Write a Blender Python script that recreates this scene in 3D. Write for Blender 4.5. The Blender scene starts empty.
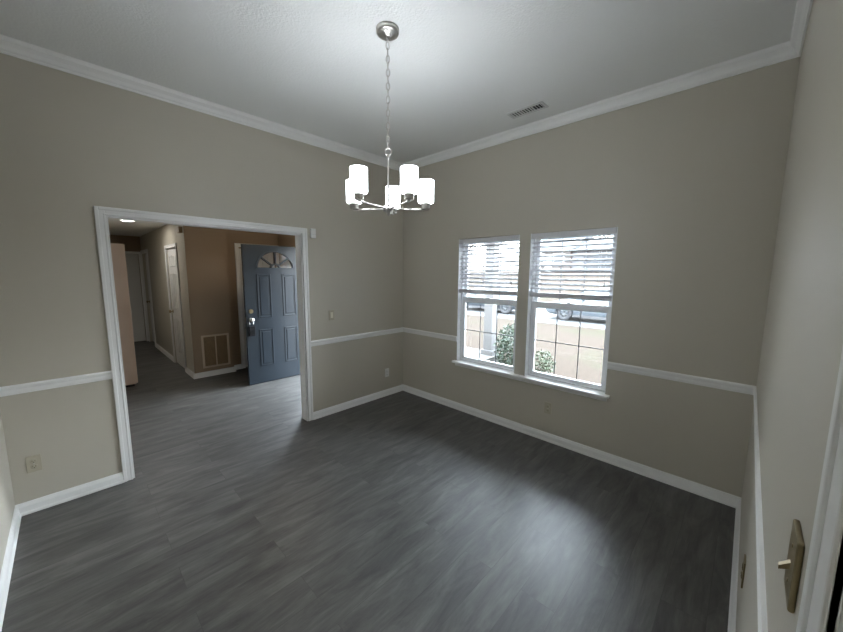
import bpy, bmesh, math, random
from mathutils import Vector, Matrix, Euler
random.seed(7)
PI = math.pi
SC = bpy.context.scene
COL = SC.collection

# ------------------------------------------------------------------ dimensions
L = 3.517        # room length along y (front wall at y=-L)
W = 3.559        # room width along x (left wall at x=-W)
H = 3.05         # dining room ceiling
H2 = 2.44        # hall and foyer ceiling
T = 0.12         # interior wall thickness
TX = 0.16        # exterior wall thickness
G = -0.40        # ground outside

# ------------------------------------------------------------------ materials
def mat(name, color, rough=0.5, metal=0.0, spec=0.5, bump=None, noise=None, emit=None, coat=0.0):
    m = bpy.data.materials.new(name); m.use_nodes = True
    nt = m.node_tree; b = nt.nodes['Principled BSDF']
    b.inputs['Base Color'].default_value = (*color, 1)
    b.inputs['Roughness'].default_value = rough
    b.inputs['Metallic'].default_value = metal
    b.inputs['Specular IOR Level'].default_value = spec
    b.inputs['Coat Weight'].default_value = coat
    tc = nt.nodes.new('ShaderNodeTexCoord')
    if bump:
        sc, st, dist = bump
        n = nt.nodes.new('ShaderNodeTexNoise'); n.inputs['Scale'].default_value = sc
        n.inputs['Detail'].default_value = 4
        nt.links.new(tc.outputs['Object'], n.inputs['Vector'])
        bp = nt.nodes.new('ShaderNodeBump'); bp.inputs['Strength'].default_value = st
        bp.inputs['Distance'].default_value = dist
        nt.links.new(n.outputs['Fac'], bp.inputs['Height'])
        nt.links.new(bp.outputs['Normal'], b.inputs['Normal'])
    if noise:
        sc, c2 = noise
        n = nt.nodes.new('ShaderNodeTexNoise'); n.inputs['Scale'].default_value = sc
        n.inputs['Detail'].default_value = 5
        nt.links.new(tc.outputs['Object'], n.inputs['Vector'])
        r = nt.nodes.new('ShaderNodeValToRGB')
        r.color_ramp.elements[0].position = 0.35; r.color_ramp.elements[1].position = 0.65
        r.color_ramp.elements[0].color = (*color, 1); r.color_ramp.elements[1].color = (*c2, 1)
        nt.links.new(n.outputs['Fac'], r.inputs['Fac'])
        nt.links.new(r.outputs['Color'], b.inputs['Base Color'])
    if emit:
        b.inputs['Emission Color'].default_value = (*emit[0], 1)
        b.inputs['Emission Strength'].default_value = emit[1]
    return m

def glass_mat(name, tint=(1, 1, 1)):
    m = bpy.data.materials.new(name); m.use_nodes = True
    nt = m.node_tree; nt.nodes.remove(nt.nodes['Principled BSDF'])
    out = nt.nodes['Material Output']
    tr = nt.nodes.new('ShaderNodeBsdfTransparent'); tr.inputs['Color'].default_value = (*tint, 1)
    gl = nt.nodes.new('ShaderNodeBsdfGlossy'); gl.inputs['Roughness'].default_value = 0.02
    fr = nt.nodes.new('ShaderNodeFresnel'); fr.inputs['IOR'].default_value = 1.45
    mx = nt.nodes.new('ShaderNodeMixShader')
    nt.links.new(fr.outputs['Fac'], mx.inputs['Fac'])
    nt.links.new(tr.outputs['BSDF'], mx.inputs[1]); nt.links.new(gl.outputs['BSDF'], mx.inputs[2])
    nt.links.new(mx.outputs['Shader'], out.inputs['Surface'])
    return m

def floor_mat():
    m = bpy.data.materials.new('grey_vinyl_plank'); m.use_nodes = True
    nt = m.node_tree; b = nt.nodes['Principled BSDF']; N = nt.nodes.new; K = nt.links.new
    tc = N('ShaderNodeTexCoord')
    br = N('ShaderNodeTexBrick'); br.offset = 0.37; br.offset_frequency = 2
    br.inputs['Scale'].default_value = 1.0
    br.inputs['Brick Width'].default_value = 1.22; br.inputs['Row Height'].default_value = 0.18
    br.inputs['Mortar Size'].default_value = 0.0012; br.inputs['Mortar Smooth'].default_value = 0.4
    br.inputs['Color1'].default_value = (0.0, 0.0, 0.0, 1); br.inputs['Color2'].default_value = (1, 1, 1, 1)
    br.inputs['Mortar'].default_value = (0.2, 0.2, 0.2, 1)
    K(tc.outputs['Object'], br.inputs['Vector'])
    # shift grain by plank
    sep = N('ShaderNodeSeparateXYZ'); K(tc.outputs['Object'], sep.inputs[0])
    sc = N('ShaderNodeMath'); sc.operation = 'MULTIPLY'; sc.inputs[1].default_value = 13.0
    K(br.outputs['Color'], sc.inputs[0])
    ax = N('ShaderNodeMath'); ax.operation = 'ADD'; K(sep.outputs['X'], ax.inputs[0]); K(sc.outputs[0], ax.inputs[1])
    cmb = N('ShaderNodeCombineXYZ'); K(ax.outputs[0], cmb.inputs['X']); K(sep.outputs['Y'], cmb.inputs['Y'])
    def grain(sx, sy, det, rough):
        mp = N('ShaderNodeMapping'); mp.inputs['Scale'].default_value = (sx, sy, 1)
        K(cmb.outputs[0], mp.inputs['Vector'])
        n = N('ShaderNodeTexNoise'); n.inputs['Scale'].default_value = 1.0
        n.inputs['Detail'].default_value = det; n.inputs['Roughness'].default_value = rough
        n.inputs['Distortion'].default_value = 0.6
        K(mp.outputs[0], n.inputs['Vector']); return n
    g1 = grain(2.2, 10.0, 7, 0.66); g2 = grain(5.0, 60.0, 3, 0.6)
    r1 = N('ShaderNodeValToRGB'); e = r1.color_ramp.elements
    e[0].position = 0.32; e[0].color = (0.050, 0.049, 0.047, 1)
    e[1].position = 0.70; e[1].color = (0.146, 0.141, 0.134, 1)
    x = r1.color_ramp.elements.new(0.5); x.color = (0.092, 0.089, 0.084, 1)
    K(g1.outputs['Fac'], r1.inputs['Fac'])
    mr = N('ShaderNodeMapRange'); mr.inputs['To Min'].default_value = 0.90; mr.inputs['To Max'].default_value = 1.10
    K(br.outputs['Color'], mr.inputs['Value'])
    mr2 = N('ShaderNodeMapRange'); mr2.inputs['From Min'].default_value = 0.3; mr2.inputs['From Max'].default_value = 0.7
    mr2.inputs['To Min'].default_value = 0.86; mr2.inputs['To Max'].default_value = 1.12
    K(g2.outputs['Fac'], mr2.inputs['Value'])
    mm = N('ShaderNodeMath'); mm.operation = 'MULTIPLY'; K(mr.outputs[0], mm.inputs[0]); K(mr2.outputs[0], mm.inputs[1])
    sub = N('ShaderNodeMath'); sub.operation = 'MULTIPLY_ADD'
    K(br.outputs['Fac'], sub.inputs[0]); sub.inputs[1].default_value = -0.35; sub.inputs[2].default_value = 1.0
    mm2 = N('ShaderNodeMath'); mm2.operation = 'MULTIPLY'; K(mm.outputs[0], mm2.inputs[0]); K(sub.outputs[0], mm2.inputs[1])
    vm = N('ShaderNodeVectorMath'); vm.operation = 'SCALE'
    K(r1.outputs['Color'], vm.inputs[0]); K(mm2.outputs[0], vm.inputs['Scale'])
    K(vm.outputs[0], b.inputs['Base Color'])
    b.inputs['Roughness'].default_value = 0.42
    b.inputs['Specular IOR Level'].default_value = 0.55
    bp = N('ShaderNodeBump'); bp.inputs['Strength'].default_value = 0.12; bp.inputs['Distance'].default_value = 0.002
    K(g2.outputs['Fac'], bp.inputs['Height']); K(bp.outputs['Normal'], b.inputs['Normal'])
    return m

def brick_mat(name, c1, c2, mortar):
    m = bpy.data.materials.new(name); m.use_nodes = True
    nt = m.node_tree; b = nt.nodes['Principled BSDF']
    tc = nt.nodes.new('ShaderNodeTexCoord'); mp = nt.nodes.new('ShaderNodeMapping')
    mp.inputs['Rotation'].default_value = (PI/2, 0, PI/2)
    br = nt.nodes.new('ShaderNodeTexBrick'); br.inputs['Scale'].default_value = 1
    br.inputs['Brick Width'].default_value = 0.24; br.inputs['Row Height'].default_value = 0.08
    br.inputs['Mortar Size'].default_value = 0.01
    for k, c in (('Color1', c1), ('Color2', c2), ('Mortar', mortar)): br.inputs[k].default_value = (*c, 1)
    nt.links.new(tc.outputs['Object'], mp.inputs['Vector']); nt.links.new(mp.outputs[0], br.inputs['Vector'])
    nt.links.new(br.outputs['Color'], b.inputs['Base Color']); b.inputs['Roughness'].default_value = 0.9
    return m

M = {}
M['wall'] = mat('greige_wall_paint', (0.535, 0.500, 0.428), 0.40, spec=0.35, bump=(260, 0.12, 0.002))
M['tan'] = mat('tan_foyer_paint', (0.34, 0.25, 0.17), 0.5, spec=0.35, bump=(260, 0.12, 0.002))
M['ceil'] = mat('textured_ceiling_paint', (0.82, 0.83, 0.82), 0.8, spec=0.2, bump=(75, 0.35, 0.006))
M['trim'] = mat('white_trim_paint', (0.86, 0.86, 0.85), 0.3, spec=0.5, bump=(30, 0.03, 0.001))
M['floor'] = floor_mat()
M['blue'] = mat('slate_blue_door_paint', (0.016, 0.024, 0.033), 0.33, spec=0.5, bump=(120, 0.05, 0.001))
M['white_door'] = mat('white_door_paint', (0.70, 0.70, 0.68), 0.35, bump=(120, 0.05, 0.001))
M['cab'] = mat('beige_laminate', (0.70, 0.55, 0.45), 0.45, noise=(3, (0.67, 0.52, 0.42)))
M['dark'] = mat('dark_void', (0.02, 0.02, 0.02), 0.8, noise=(8, (0.03, 0.03, 0.03)))
M['nickel'] = mat('brushed_nickel', (0.62, 0.60, 0.57), 0.28, metal=1.0, bump=(400, 0.04, 0.0005))
M['chrome'] = mat('polished_chrome', (0.8, 0.8, 0.8), 0.12, metal=1.0, bump=(300, 0.02, 0.0005))
M['brass'] = mat('antique_brass', (0.27, 0.215, 0.12), 0.42, metal=0.6, bump=(200, 0.05, 0.0005))
M['almond'] = mat('almond_plastic', (0.46, 0.42, 0.32), 0.35, noise=(20, (0.48, 0.44, 0.34)))
M['ivory'] = mat('ivory_plastic', (0.72, 0.68, 0.56), 0.3, noise=(20, (0.74, 0.70, 0.58)))
M['white_pl'] = mat('white_plastic', (0.75, 0.75, 0.73), 0.35, noise=(20, (0.78, 0.78, 0.76)))
M['black_pl'] = mat('black_plastic', (0.006, 0.006, 0.007), 0.6, spec=0.15, noise=(20, (0.018, 0.018, 0.02)))
M['grille'] = mat('tan_painted_grille', (0.30, 0.20, 0.11), 0.45, noise=(10, (0.32, 0.215, 0.12)))
M['grille_light'] = mat('pale_tan_grille_frame', (0.60, 0.48, 0.35), 0.45, noise=(10, (0.62, 0.50, 0.37)))
M['register'] = mat('white_register_enamel', (0.62, 0.63, 0.62), 0.4, noise=(10, (0.60, 0.61, 0.60)))
M['vinyl'] = mat('white_window_vinyl', (0.87, 0.89, 0.91), 0.35, noise=(10, (0.85, 0.87, 0.89)))
M['muntin'] = mat('backlit_muntin_bar', (0.28, 0.29, 0.32), 0.4, noise=(10, (0.30, 0.31, 0.34)))  # the grey carries the backlit shade of the bars
M['slat'] = mat('white_blind_slat', (0.64, 0.64, 0.67), 0.4, noise=(14, (0.67, 0.67, 0.70)))
M['cord'] = mat('white_cord', (0.55, 0.55, 0.55), 0.8, noise=(200, (0.65, 0.65, 0.65)))
M['glass'] = glass_mat('clear_window_glass', (0.97, 0.98, 0.98))
M['shade'] = mat('frosted_shade_lit', (0.9, 0.9, 0.9), 0.4, emit=((0.88, 0.94, 1.0), 8.5))
M['bulb'] = mat('lit_bulb', (0.9, 0.9, 0.9), 0.4, emit=((0.92, 0.96, 1.0), 10.0))
M['downlight'] = mat('lit_downlight_lens', (0.9, 0.9, 0.9), 0.4, emit=((1.0, 0.97, 0.9), 30.0))
M['warm_fill'] = mat('warm_fill_glow', (0.9, 0.85, 0.75), 0.4, emit=((1.0, 0.74, 0.46), 9.0))
M['kitchen_fill'] = mat('white_fill_glow', (0.9, 0.9, 0.88), 0.4, emit=((1.0, 0.95, 0.88), 18.0))
M['rubber'] = mat('black_tyre_rubber', (0.02, 0.02, 0.022), 0.8, bump=(60, 0.2, 0.003))
M['car_silver'] = mat('silver_blue_car_paint', (0.09, 0.105, 0.12), 0.3, metal=0.5, coat=0.6, noise=(40, (0.095, 0.11, 0.125)))
M['car_grey'] = mat('dark_grey_car_paint', (0.035, 0.042, 0.05), 0.3, metal=0.4, coat=0.6, noise=(40, (0.04, 0.047, 0.055)))
M['alloy'] = mat('grey_alloy_wheel', (0.085, 0.088, 0.092), 0.35, metal=0.6, noise=(40, (0.09, 0.094, 0.098)))
M['car_glass'] = mat('dark_car_glass', (0.03, 0.04, 0.05), 0.05, spec=0.8, noise=(3, (0.035, 0.045, 0.055)))
M['car_trim'] = mat('black_car_trim', (0.03, 0.03, 0.032), 0.5, noise=(30, (0.04, 0.04, 0.042)))
M['lamp_red'] = mat('red_tail_lamp', (0.4, 0.02, 0.02), 0.2, noise=(30, (0.45, 0.03, 0.03)))
M['lamp_clear'] = mat('clear_head_lamp', (0.8, 0.8, 0.82), 0.1, noise=(30, (0.7, 0.7, 0.72)))
M['asphalt'] = mat('pale_asphalt', (0.0342, 0.0342, 0.0342), 0.9, noise=(60, (0.0420, 0.0420, 0.0420)))
M['concrete'] = mat('pale_concrete', (0.0630, 0.0617, 0.0577), 0.9, noise=(12, (0.0735, 0.0709, 0.0657)))
M['porch_white'] = mat('white_column_paint', (0.0840, 0.0813, 0.0813), 0.6, noise=(8, (0.0892, 0.0866, 0.0866)))
M['roof'] = mat('grey_roof_shingle', (0.0375, 0.0394, 0.0431), 0.95, noise=(6, (0.0488, 0.0506, 0.0544)))
M['siding'] = mat('pale_siding', (0.0750, 0.0750, 0.0788), 0.7, bump=(5, 0.1, 0.01))
M['brick'] = brick_mat('pink_brick', (0.0488, 0.0244, 0.0225), (0.0600, 0.0319, 0.0281), (0.0562, 0.0488, 0.0450))
M['bark'] = mat('brown_bark', (0.0488, 0.0375, 0.0281), 0.95, noise=(12, (0.0750, 0.0600, 0.0450)), bump=None)
M['leaf'] = mat('dark_green_leaf', (0.0075, 0.0180, 0.0075), 0.55, noise=(9, (0.0206, 0.0356, 0.0169)))
M['leaf_pale'] = mat('pale_green_leaf', (0.0206, 0.0319, 0.0131), 0.6, noise=(9, (0.0375, 0.0506, 0.0225)))
M['leaf_tree'] = mat('olive_tree_leaf', (0.0225, 0.0300, 0.0169), 0.6, noise=(4, (0.0375, 0.0450, 0.0263)))

def lawn_mat():
    m = bpy.data.materials.new('dry_winter_grass'); m.use_nodes = True
    nt = m.node_tree; b = nt.nodes['Principled BSDF']; N = nt.nodes.new; K = nt.links.new
    tc = N('ShaderNodeTexCoord')
    a = N('ShaderNodeTexNoise'); a.inputs['Scale'].default_value = 0.55; a.inputs['Detail'].default_value = 3
    f = N('ShaderNodeTexNoise'); f.inputs['Scale'].default_value = 15; f.inputs['Detail'].default_value = 6
    f.inputs['Roughness'].default_value = 0.75
    K(tc.outputs['Object'], a.inputs['Vector']); K(tc.outputs['Object'], f.inputs['Vector'])
    r = N('ShaderNodeValToRGB'); e = r.color_ramp.elements
    e[0].position = 0.57; e[0].color = (0.031, 0.0232, 0.0178, 1)
    e[1].position = 0.70; e[1].color = (0.027, 0.0255, 0.0155, 1)
    r2 = N('ShaderNodeValToRGB'); e = r2.color_ramp.elements
    e[0].position = 0.38; e[0].color = (0.50, 0.48, 0.44, 1)
    e[1].position = 0.60; e[1].color = (1.35, 1.32, 1.28, 1)
    K(a.outputs['Fac'], r.inputs['Fac']); K(f.outputs['Fac'], r2.inputs['Fac'])
    mx = N('ShaderNodeMix'); mx.data_type = 'RGBA'; mx.blend_type = 'MULTIPLY'; mx.inputs['Factor'].default_value = 1
    K(r.outputs['Color'], mx.inputs['A']); K(r2.outputs['Color'], mx.inputs['B'])
    K(mx.outputs['Result'], b.inputs['Base Color']); b.inputs['Roughness'].default_value = 1.0
    b.inputs['Specular IOR Level'].default_value = 0.1
    bp = N('ShaderNodeBump'); bp.inputs['Strength'].default_value = 0.5; bp.inputs['Distance'].default_value = 0.03
    K(f.outputs['Fac'], bp.inputs['Height']); K(bp.outputs['Normal'], b.inputs['Normal'])
    return m
M['lawn'] = lawn_mat()

# ------------------------------------------------------------------ mesh helpers
def box(bm, x0, x1, y0, y1, z0, z1, bev=0.0):
    vs = [bm.verts.new((x, y, z)) for x in (x0, x1) for y in (y0, y1) for z in (z0, z1)]
    F = [(0,1,3,2), (4,6,7,5), (0,4,5,1), (2,3,7,6), (0,2,6,4), (1,5,7,3)]
    fs = [bm.faces.new([vs[i] for i in f]) for f in F]
    if bev > 0:
        es = list({e for f in fs for e in f.edges})
        bmesh.ops.bevel(bm, geom=es, offset=bev, segments=2, affect='EDGES', profile=0.5)

def tube(bm, p0, p1, r0, r1=None, n=16, cap=True):
    r1 = r0 if r1 is None else r1
    p0 = Vector(p0); p1 = Vector(p1); d = (p1 - p0).normalized()
    a = Vector((0, 0, 1)) if abs(d.z) < 0.9 else Vector((1, 0, 0))
    u = d.cross(a).normalized(); v = d.cross(u)
    A = [bm.verts.new(p0 + (u*math.cos(t) + v*math.sin(t))*r0) for t in [2*PI*i/n for i in range(n)]]
    B = [bm.verts.new(p1 + (u*math.cos(t) + v*math.sin(t))*r1) for t in [2*PI*i/n for i in range(n)]]
    for i in range(n):
        f = bm.faces.new([A[i], A[(i+1) % n], B[(i+1) % n], B[i]]); f.smooth = True
    if cap:
        bm.faces.new(A[::-1]); bm.faces.new(B)

def lathe(bm, prof, c=(0, 0, 0), n=32, closed=False, axis='Z'):
    rings = []
    for r, z in prof:
        ring = []
        for i in range(n):
            t = 2*PI*i/n
            p = (r*math.cos(t), r*math.sin(t), z)
            if axis == 'X': p = (z, p[0], p[1])
            if axis == 'Y': p = (p[0], z, p[1])
            ring.append(bm.verts.new((c[0]+p[0], c[1]+p[1], c[2]+p[2])))
        rings.append(ring)
    k = len(rings)
    for j in range(k if closed else k-1):
        a = rings[j]; b = rings[(j+1) % k]
        for i in range(n):
            f = bm.faces.new([a[i], a[(i+1) % n], b[(i+1) % n], b[i]]); f.smooth = True
    if not closed:
        if prof[0][0] > 1e-4: bm.faces.new(rings[0][::-1])
        if prof[-1][0] > 1e-4: bm.faces.new(rings[-1])

def torus(bm, c, R, r, rot=None, sy=1.0, n=20, k=8):
    rot = rot or Matrix.Identity(3); V = []
    for i in range(n):
        t = 2*PI*i/n
        row = []
        for j in range(k):
            s = 2*PI*j/k
            p = Vector(((R + r*math.cos(s))*math.cos(t), (R*sy + r*math.cos(s))*math.sin(t), r*math.sin(s)))
            row.append(bm.verts.new(Vector(c) + rot @ p))
        V.append(row)
    for i in range(n):
        for j in range(k):
            f = bm.faces.new([V[i][j], V[(i+1) % n][j], V[(i+1) % n][(j+1) % k], V[i][(j+1) % k]]); f.smooth = True

def poly(bm, pts, d):
    """extrude a planar polygon (list of 3-D points) by vector d"""
    d = Vector(d)
    A = [bm.verts.new(p) for p in pts]; B = [bm.verts.new(Vector(p) + d) for p in pts]
    bm.faces.new(A[::-1]); bm.faces.new(B)
    n = len(A)
    for i in range(n): bm.faces.new([A[i], A[(i+1) % n], B[(i+1) % n], B[i]])

def sweep(bm, prof, p0, p1, nrm, m0=0, m1=0):
    """moulding: profile (out, up) swept p0->p1 on a wall with inward normal nrm; m=1 shortens the end by 'out' (inside mitre)"""
    p0 = Vector(p0); p1 = Vector(p1); d = (p1-p0).normalized(); n = Vector(nrm); z = Vector((0, 0, 1))
    A = [bm.verts.new(p0 + n*o + z*u + d*(o*m0)) for o, u in prof]
    B = [bm.verts.new(p1 + n*o + z*u - d*(o*m1)) for o, u in prof]
    bm.faces.new(A[::-1]); bm.faces.new(B)
    k = len(A)
    for i in range(k): bm.faces.new([A[i], A[(i+1) % k], B[(i+1) % k], B[i]])

def build(name, bm, m, parent=None, label=None, cat=None, group=None, kind=None, loc=None):
    bmesh.ops.recalc_face_normals(bm, faces=bm.faces)
    me = bpy.data.meshes.new(name); bm.to_mesh(me); bm.free()
    me.materials.append(M[m] if isinstance(m, str) else m)
    o = bpy.data.objects.new(name, me); COL.objects.link(o)
    if parent is not None:
        o.parent = parent
        if not loc: o.matrix_parent_inverse = Matrix.Identity(4)
    if loc: o.location = loc
    tag(o, label, cat, group, kind)
    return o

def tag(o, label=None, cat=None, group=None, kind=None):
    if label: o['label'] = label
    if cat: o['category'] = cat
    if group: o['group'] = group
    if kind: o['kind'] = kind
    return o

def empty(name, loc, label=None, cat=None, group=None, kind=None, rotz=0):
    o = bpy.data.objects.new(name, None); COL.objects.link(o)
    o.location = loc; o.rotation_euler = (0, 0, rotz); o.empty_display_size = 0.1
    return tag(o, label, cat, group, kind)

def copy_tree(o, parent=None):
    c = o.copy(); COL.objects.link(c)
    if parent is not None: c.parent = parent
    for ch in [x for x in bpy.data.objects if x.parent == o]:
        copy_tree(ch, c)
    return c

def B(): return bmesh.new()
S = 'structure'

# ------------------------------------------------------------------ floors and ceilings
b = B(); box(b, -4.3, 0.0, -5.4, 7.0, -0.12, 0.0)
build('floor', b, 'floor', kind=S)
b = B(); box(b, -W-T, TX, -L-T, T, H, H+0.12)
build('ceiling', b, 'ceil', kind=S)
b = B(); box(b, -4.3, 0.0, T, 7.0, H2, H2+0.12)
build('ceiling_hall', b, 'ceil', kind=S)
b = B(); box(b, -4.3, -1.6, -5.4, -L-T, H2, H2+0.12)
build('ceiling_kitchen', b, 'ceil', kind=S)

# opening in the back wall
OX0, OX1, OZ = -2.958, -1.452, 2.05
b = B()
box(b, -W-T, OX0, 0, T, 0, H); box(b, OX1, TX, 0, T, 0, H); box(b, OX0, OX1, 0, T, OZ, H)
build('wall_back', b, 'wall', kind=S)
# window wall with two openings
WY = [(-1.716, -0.9475), (-2.596, -1.832)]
WZ0, WZ1 = 0.60, 2.04
b = B()
box(b, 0, TX, -0.9475, 0, -0.12, H); box(b, 0, TX, -1.832, -1.716, -0.12, H); box(b, 0, TX, -L-T, -2.596, -0.12, H)
for y0, y1 in WY:
    box(b, 0, TX, y0, y1, -0.12, WZ0); box(b, 0, TX, y0, y1, WZ1, H)
build('wall_right', b, 'wall', kind=S)
# front wall with the doorway the picture is taken from
FX1, FX0 = -2.705, -3.46
b = B()
box(b, FX1, 0, -L-T, -L, 0, H); box(b, -W-T, FX0, -L-T, -L, 0, H); box(b, FX0, FX1, -L-T, -L, OZ, H)
build('wall_front', b, 'wall', kind=S)
b = B(); box(b, -W-T, -W, -L, 0, 0, H)
build('wall_left', b, 'wall', kind=S)
# kitchen behind
b = B()
box(b, -1.72, -1.6, -5.4, -L-T, 0, H2); box(b, -4.3, -1.72, -5.52, -5.4, 0, H2); box(b, -4.42, -4.3, -5.4, -L-T, 0, H2)
box(b, -4.3, -W-T, -L-T-.12, -L-T, 0, H2)
build('wall_kitchen', b, 'wall', kind=S)

# ------------------------------------------------------------------ hall / foyer shell
VX = -1.93; VY = 2.65; RX = -1.37; CY = 2.75; EX = -0.5; CCX0, CCX1 = -1.165, -0.56
D3 = (3.22, 3.98); D4 = (5.96, 6.68); DH = 2.04
b = B()   # hall right wall (its hall face is greige)
box(b, VX, VX+T, VY+0.02, D3[0], 0, H2); box(b, VX, VX+T, D3[1], D4[0], 0, H2); box(b, VX, VX+T, D4[1], 6.8, 0, H2)
box(b, VX, VX+T, D3[0], D3[1], DH, H2); box(b, VX, VX+T, D4[0], D4[1], DH, H2)
build('wall_hall_right', b, 'wall', kind=S)
b = B()   # tan foyer wall with the step back to the closet
box(b, VX+0.001, RX, VY, VY+0.1, 0, H2); box(b, RX, CCX0, CY, CY+T, 0, H2); box(b, CCX0, CCX1, CY, CY+T, DH, H2); box(b, CCX1, EX, CY, CY+T, 0, H2)
box(b, RX-0.1, RX, VY+0.1, CY+T, 0, H2)
build('wall_foyer', b, 'tan', kind=S)
FD = (0.77, 1.695)
b = B()   # exterior wall with the front door opening
box(b, EX, EX+TX, T, FD[0], -0.12, H2); box(b, EX, EX+TX, FD[1], CY+T+0.9, -0.12, H2); box(b, EX, EX+TX, FD[0], FD[1], 2.07, H2)
box(b, EX, EX+TX, FD[0], FD[1], -0.12, 0.0)
build('wall_foyer_right', b, 'tan', kind=S)
HX = -3.0
b = B()
box(b, HX-T, HX, 3.0, 6.8, 0, H2); box(b, -4.3, HX-T, 3.0, 3.0+T, 0, H2)
box(b, -4.42, -4.3, T, 3.12, 0, H2); box(b, -4.42, -W-T, 0, T, 0, H2)
build('wall_hall_left', b, 'wall', kind=S)
FARD = (-2.745, -1.985)
b = B()
box(b, HX-T, FARD[0], 6.8, 6.92, 0, H2); box(b, FARD[0], FARD[1], 6.8, 6.92, DH, H2); box(b, FARD[1], VX+T, 6.8, 6.92, 0, H2)
build('wall_hall_end', b, 'tan', kind=S)
b = B()   # rear of the closet and of the side rooms, closes the shell; backing added behind the end door blocks stray daylight
box(b, VX+T, EX+TX, 3.6, 3.7, 0, H2); box(b, -1.3, -1.2, 3.7, 6.92, 0, H2); box(b, VX+T, -1.2, 6.82, 6.92, 0, H2); box(b, HX-T, VX+T, 6.95, 7.0, 0, H2)
build('wall_closet', b, 'wall', kind=S)

# ------------------------------------------------------------------ mouldings
BASE = [(0, 0), (0.022, 0), (0.022, 0.012), (0.016, 0.022), (0.014, 0.058), (0.010, 0.068), (0.006, 0.080), (0, 0.083)]
RAIL = [(0, 0), (0.005, 0.003), (0.008, 0.018), (0.009, 0.036), (0.012, 0.044), (0.014, 0.056), (0.009, 0.066), (0, 0.066)]
CROWN = [(0, 0), (0.010, 0.0), (0.012, 0.012), (0.020, 0.020), (0.030, 0.040), (0.048, 0.060), (0.048, 0.066), (0.050, 0.075), (0.054, 0.086), (0, 0.086)]
def shift(prof, z): return [(o, u+z) for o, u in prof]
CW = 0.058    # casing width
def mould(name, prof, runs):
    b = B()
    for p0, p1, n, m0, m1 in runs: sweep(b, prof, p0, p1, n, m0, m1)
    return build(name, b, 'trim', kind=S)
N_back, N_right, N_front, N_left = (0, -1, 0), (-1, 0, 0), (0, 1, 0), (1, 0, 0)
cL, cR = OX0-CW+0.006, OX1+CW+0.006
fL, fR = FX0-0.088, FX1+0.092
mould('baseboard_back', BASE, [((-W, 0, 0), (cL, 0, 0), N_back, 1, 0), ((cR, 0, 0), (0, 0, 0), N_back, 0, 1)])
mould('baseboard_right', BASE, [((0, 0, 0), (0, -L, 0), N_right, 1, 1)])
mould('baseboard_front', BASE, [((0, -L, 0), (fR, -L, 0), N_front, 1, 0)])
mould('baseboard_left', BASE, [((-W, -L, 0), (-W, 0, 0), N_left, 0, 1)])
R0 = 0.836
RL = shift(RAIL, R0)
mould('trim_1', RL, [((-W, 0, 0), (cL, 0, 0), N_back, 1, 0), ((cR, 0, 0), (0, 0, 0), N_back, 0, 1)])
mould('trim_2', RL, [((0, 0, 0), (0, -0.9475, 0), N_right, 1, 0), ((0, -2.596, 0), (0, -L, 0), N_right, 0, 1)])
mould('trim_3', RL, [((0, -L, 0), (fR, -L, 0), N_front, 1, 0)])
mould('trim_4', RL, [((-W, -L, 0), (-W, 0, 0), N_left, 0, 1)])
CR = shift(CROWN, H-0.086)
mould('trim_5', CR, [((-W, 0, 0), (0, 0, 0), N_back, 1, 1)])
mould('trim_6', CR, [((0, 0, 0), (0, -L, 0), N_right, 1, 1)])
mould('trim_7', CR, [((0, -L, 0), (-W, -L, 0), N_front, 1, 1)])
mould('trim_8', CR, [((-W, -L, 0), (-W, 0, 0), N_left, 1, 1)])

def casing(name, axis, a0, a1, ztop, face, out, w=CW, jamb=None, th=0.018, zs=0.0):
    """door casing: opening a0..a1 along axis ('x' or 'y'); wall face coordinate 'face', protruding 'out' (+1/-1) on the other axis.
    jamb=(f0,f1): lining through the wall"""
    b = B()
    def bb(u0, u1, v0, v1, z0, z1, bev=0.0):
        if axis == 'x': box(b, min(u0, u1), max(u0, u1), min(v0, v1), max(v0, v1), z0, z1, bev)
        else: box(b, min(v0, v1), max(v0, v1), min(u0, u1), max(u0, u1), z0, z1, bev)
    f = face; t = th*out
    bb(a0-w, a0, f, f+t*0.75, zs, ztop+w, 0.002); bb(a1, a1+w, f, f+t*0.75, zs, ztop+w, 0.002); bb(a0, a1, f, f+t*0.75, ztop, ztop+w, 0.002)
    # raised outer band and inner bead
    bb(a0-w, a0-w+0.022, f, f+t*1.1, zs, ztop+w, 0.003); bb(a1+w-0.022, a1+w, f, f+t*1.1, zs, ztop+w, 0.003)
    bb(a0-w+0.022, a1+w-0.022, f, f+t*1.1, ztop+w-0.022, ztop+w, 0.003)
    bb(a0-0.012, a0, f, f+t*0.95, zs, ztop, 0.003); bb(a1, a1+0.012, f, f+t*0.95, zs, ztop, 0.003); bb(a0-0.012, a1+0.012, f, f+t*0.95, ztop, ztop+0.012, 0.003)
    if jamb:
        j0, j1 = jamb; jt = 0.012
        bb(a0, a0+jt, j0, j1, zs, ztop); bb(a1-jt, a1, j0, j1, zs, ztop); bb(a0+jt, a1-jt, j0, j1, ztop-jt, ztop)
    return build(name, b, 'trim', kind=S)
e = 0.004
casing('trim_9', 'x', OX0+e-0.001, OX1+e, OZ, 0, -1, jamb=(-0.001, T+0.001))
casing('trim_10', 'x', OX0+e-0.001, OX1+e, OZ, T, 1)
casing('trim_11', 'x', FX0, FX1+e, OZ, -L, 1, th=0.014, w=0.088, jamb=(-L+0.001, -L-T-0.001))
casing('trim_12', 'y', FD[0], FD[1], 2.07, EX, -1, w=0.06, jamb=(EX, EX+TX))
casing('trim_13', 'x', CCX0, CCX1, DH+0.02, CY, -1, w=0.06)
casing('trim_14', 'y', D3[0], D3[1], DH, VX, -1, w=0.055)
casing('trim_15', 'y', D4[0], D4[1], DH, VX, -1, w=0.08)
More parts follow.
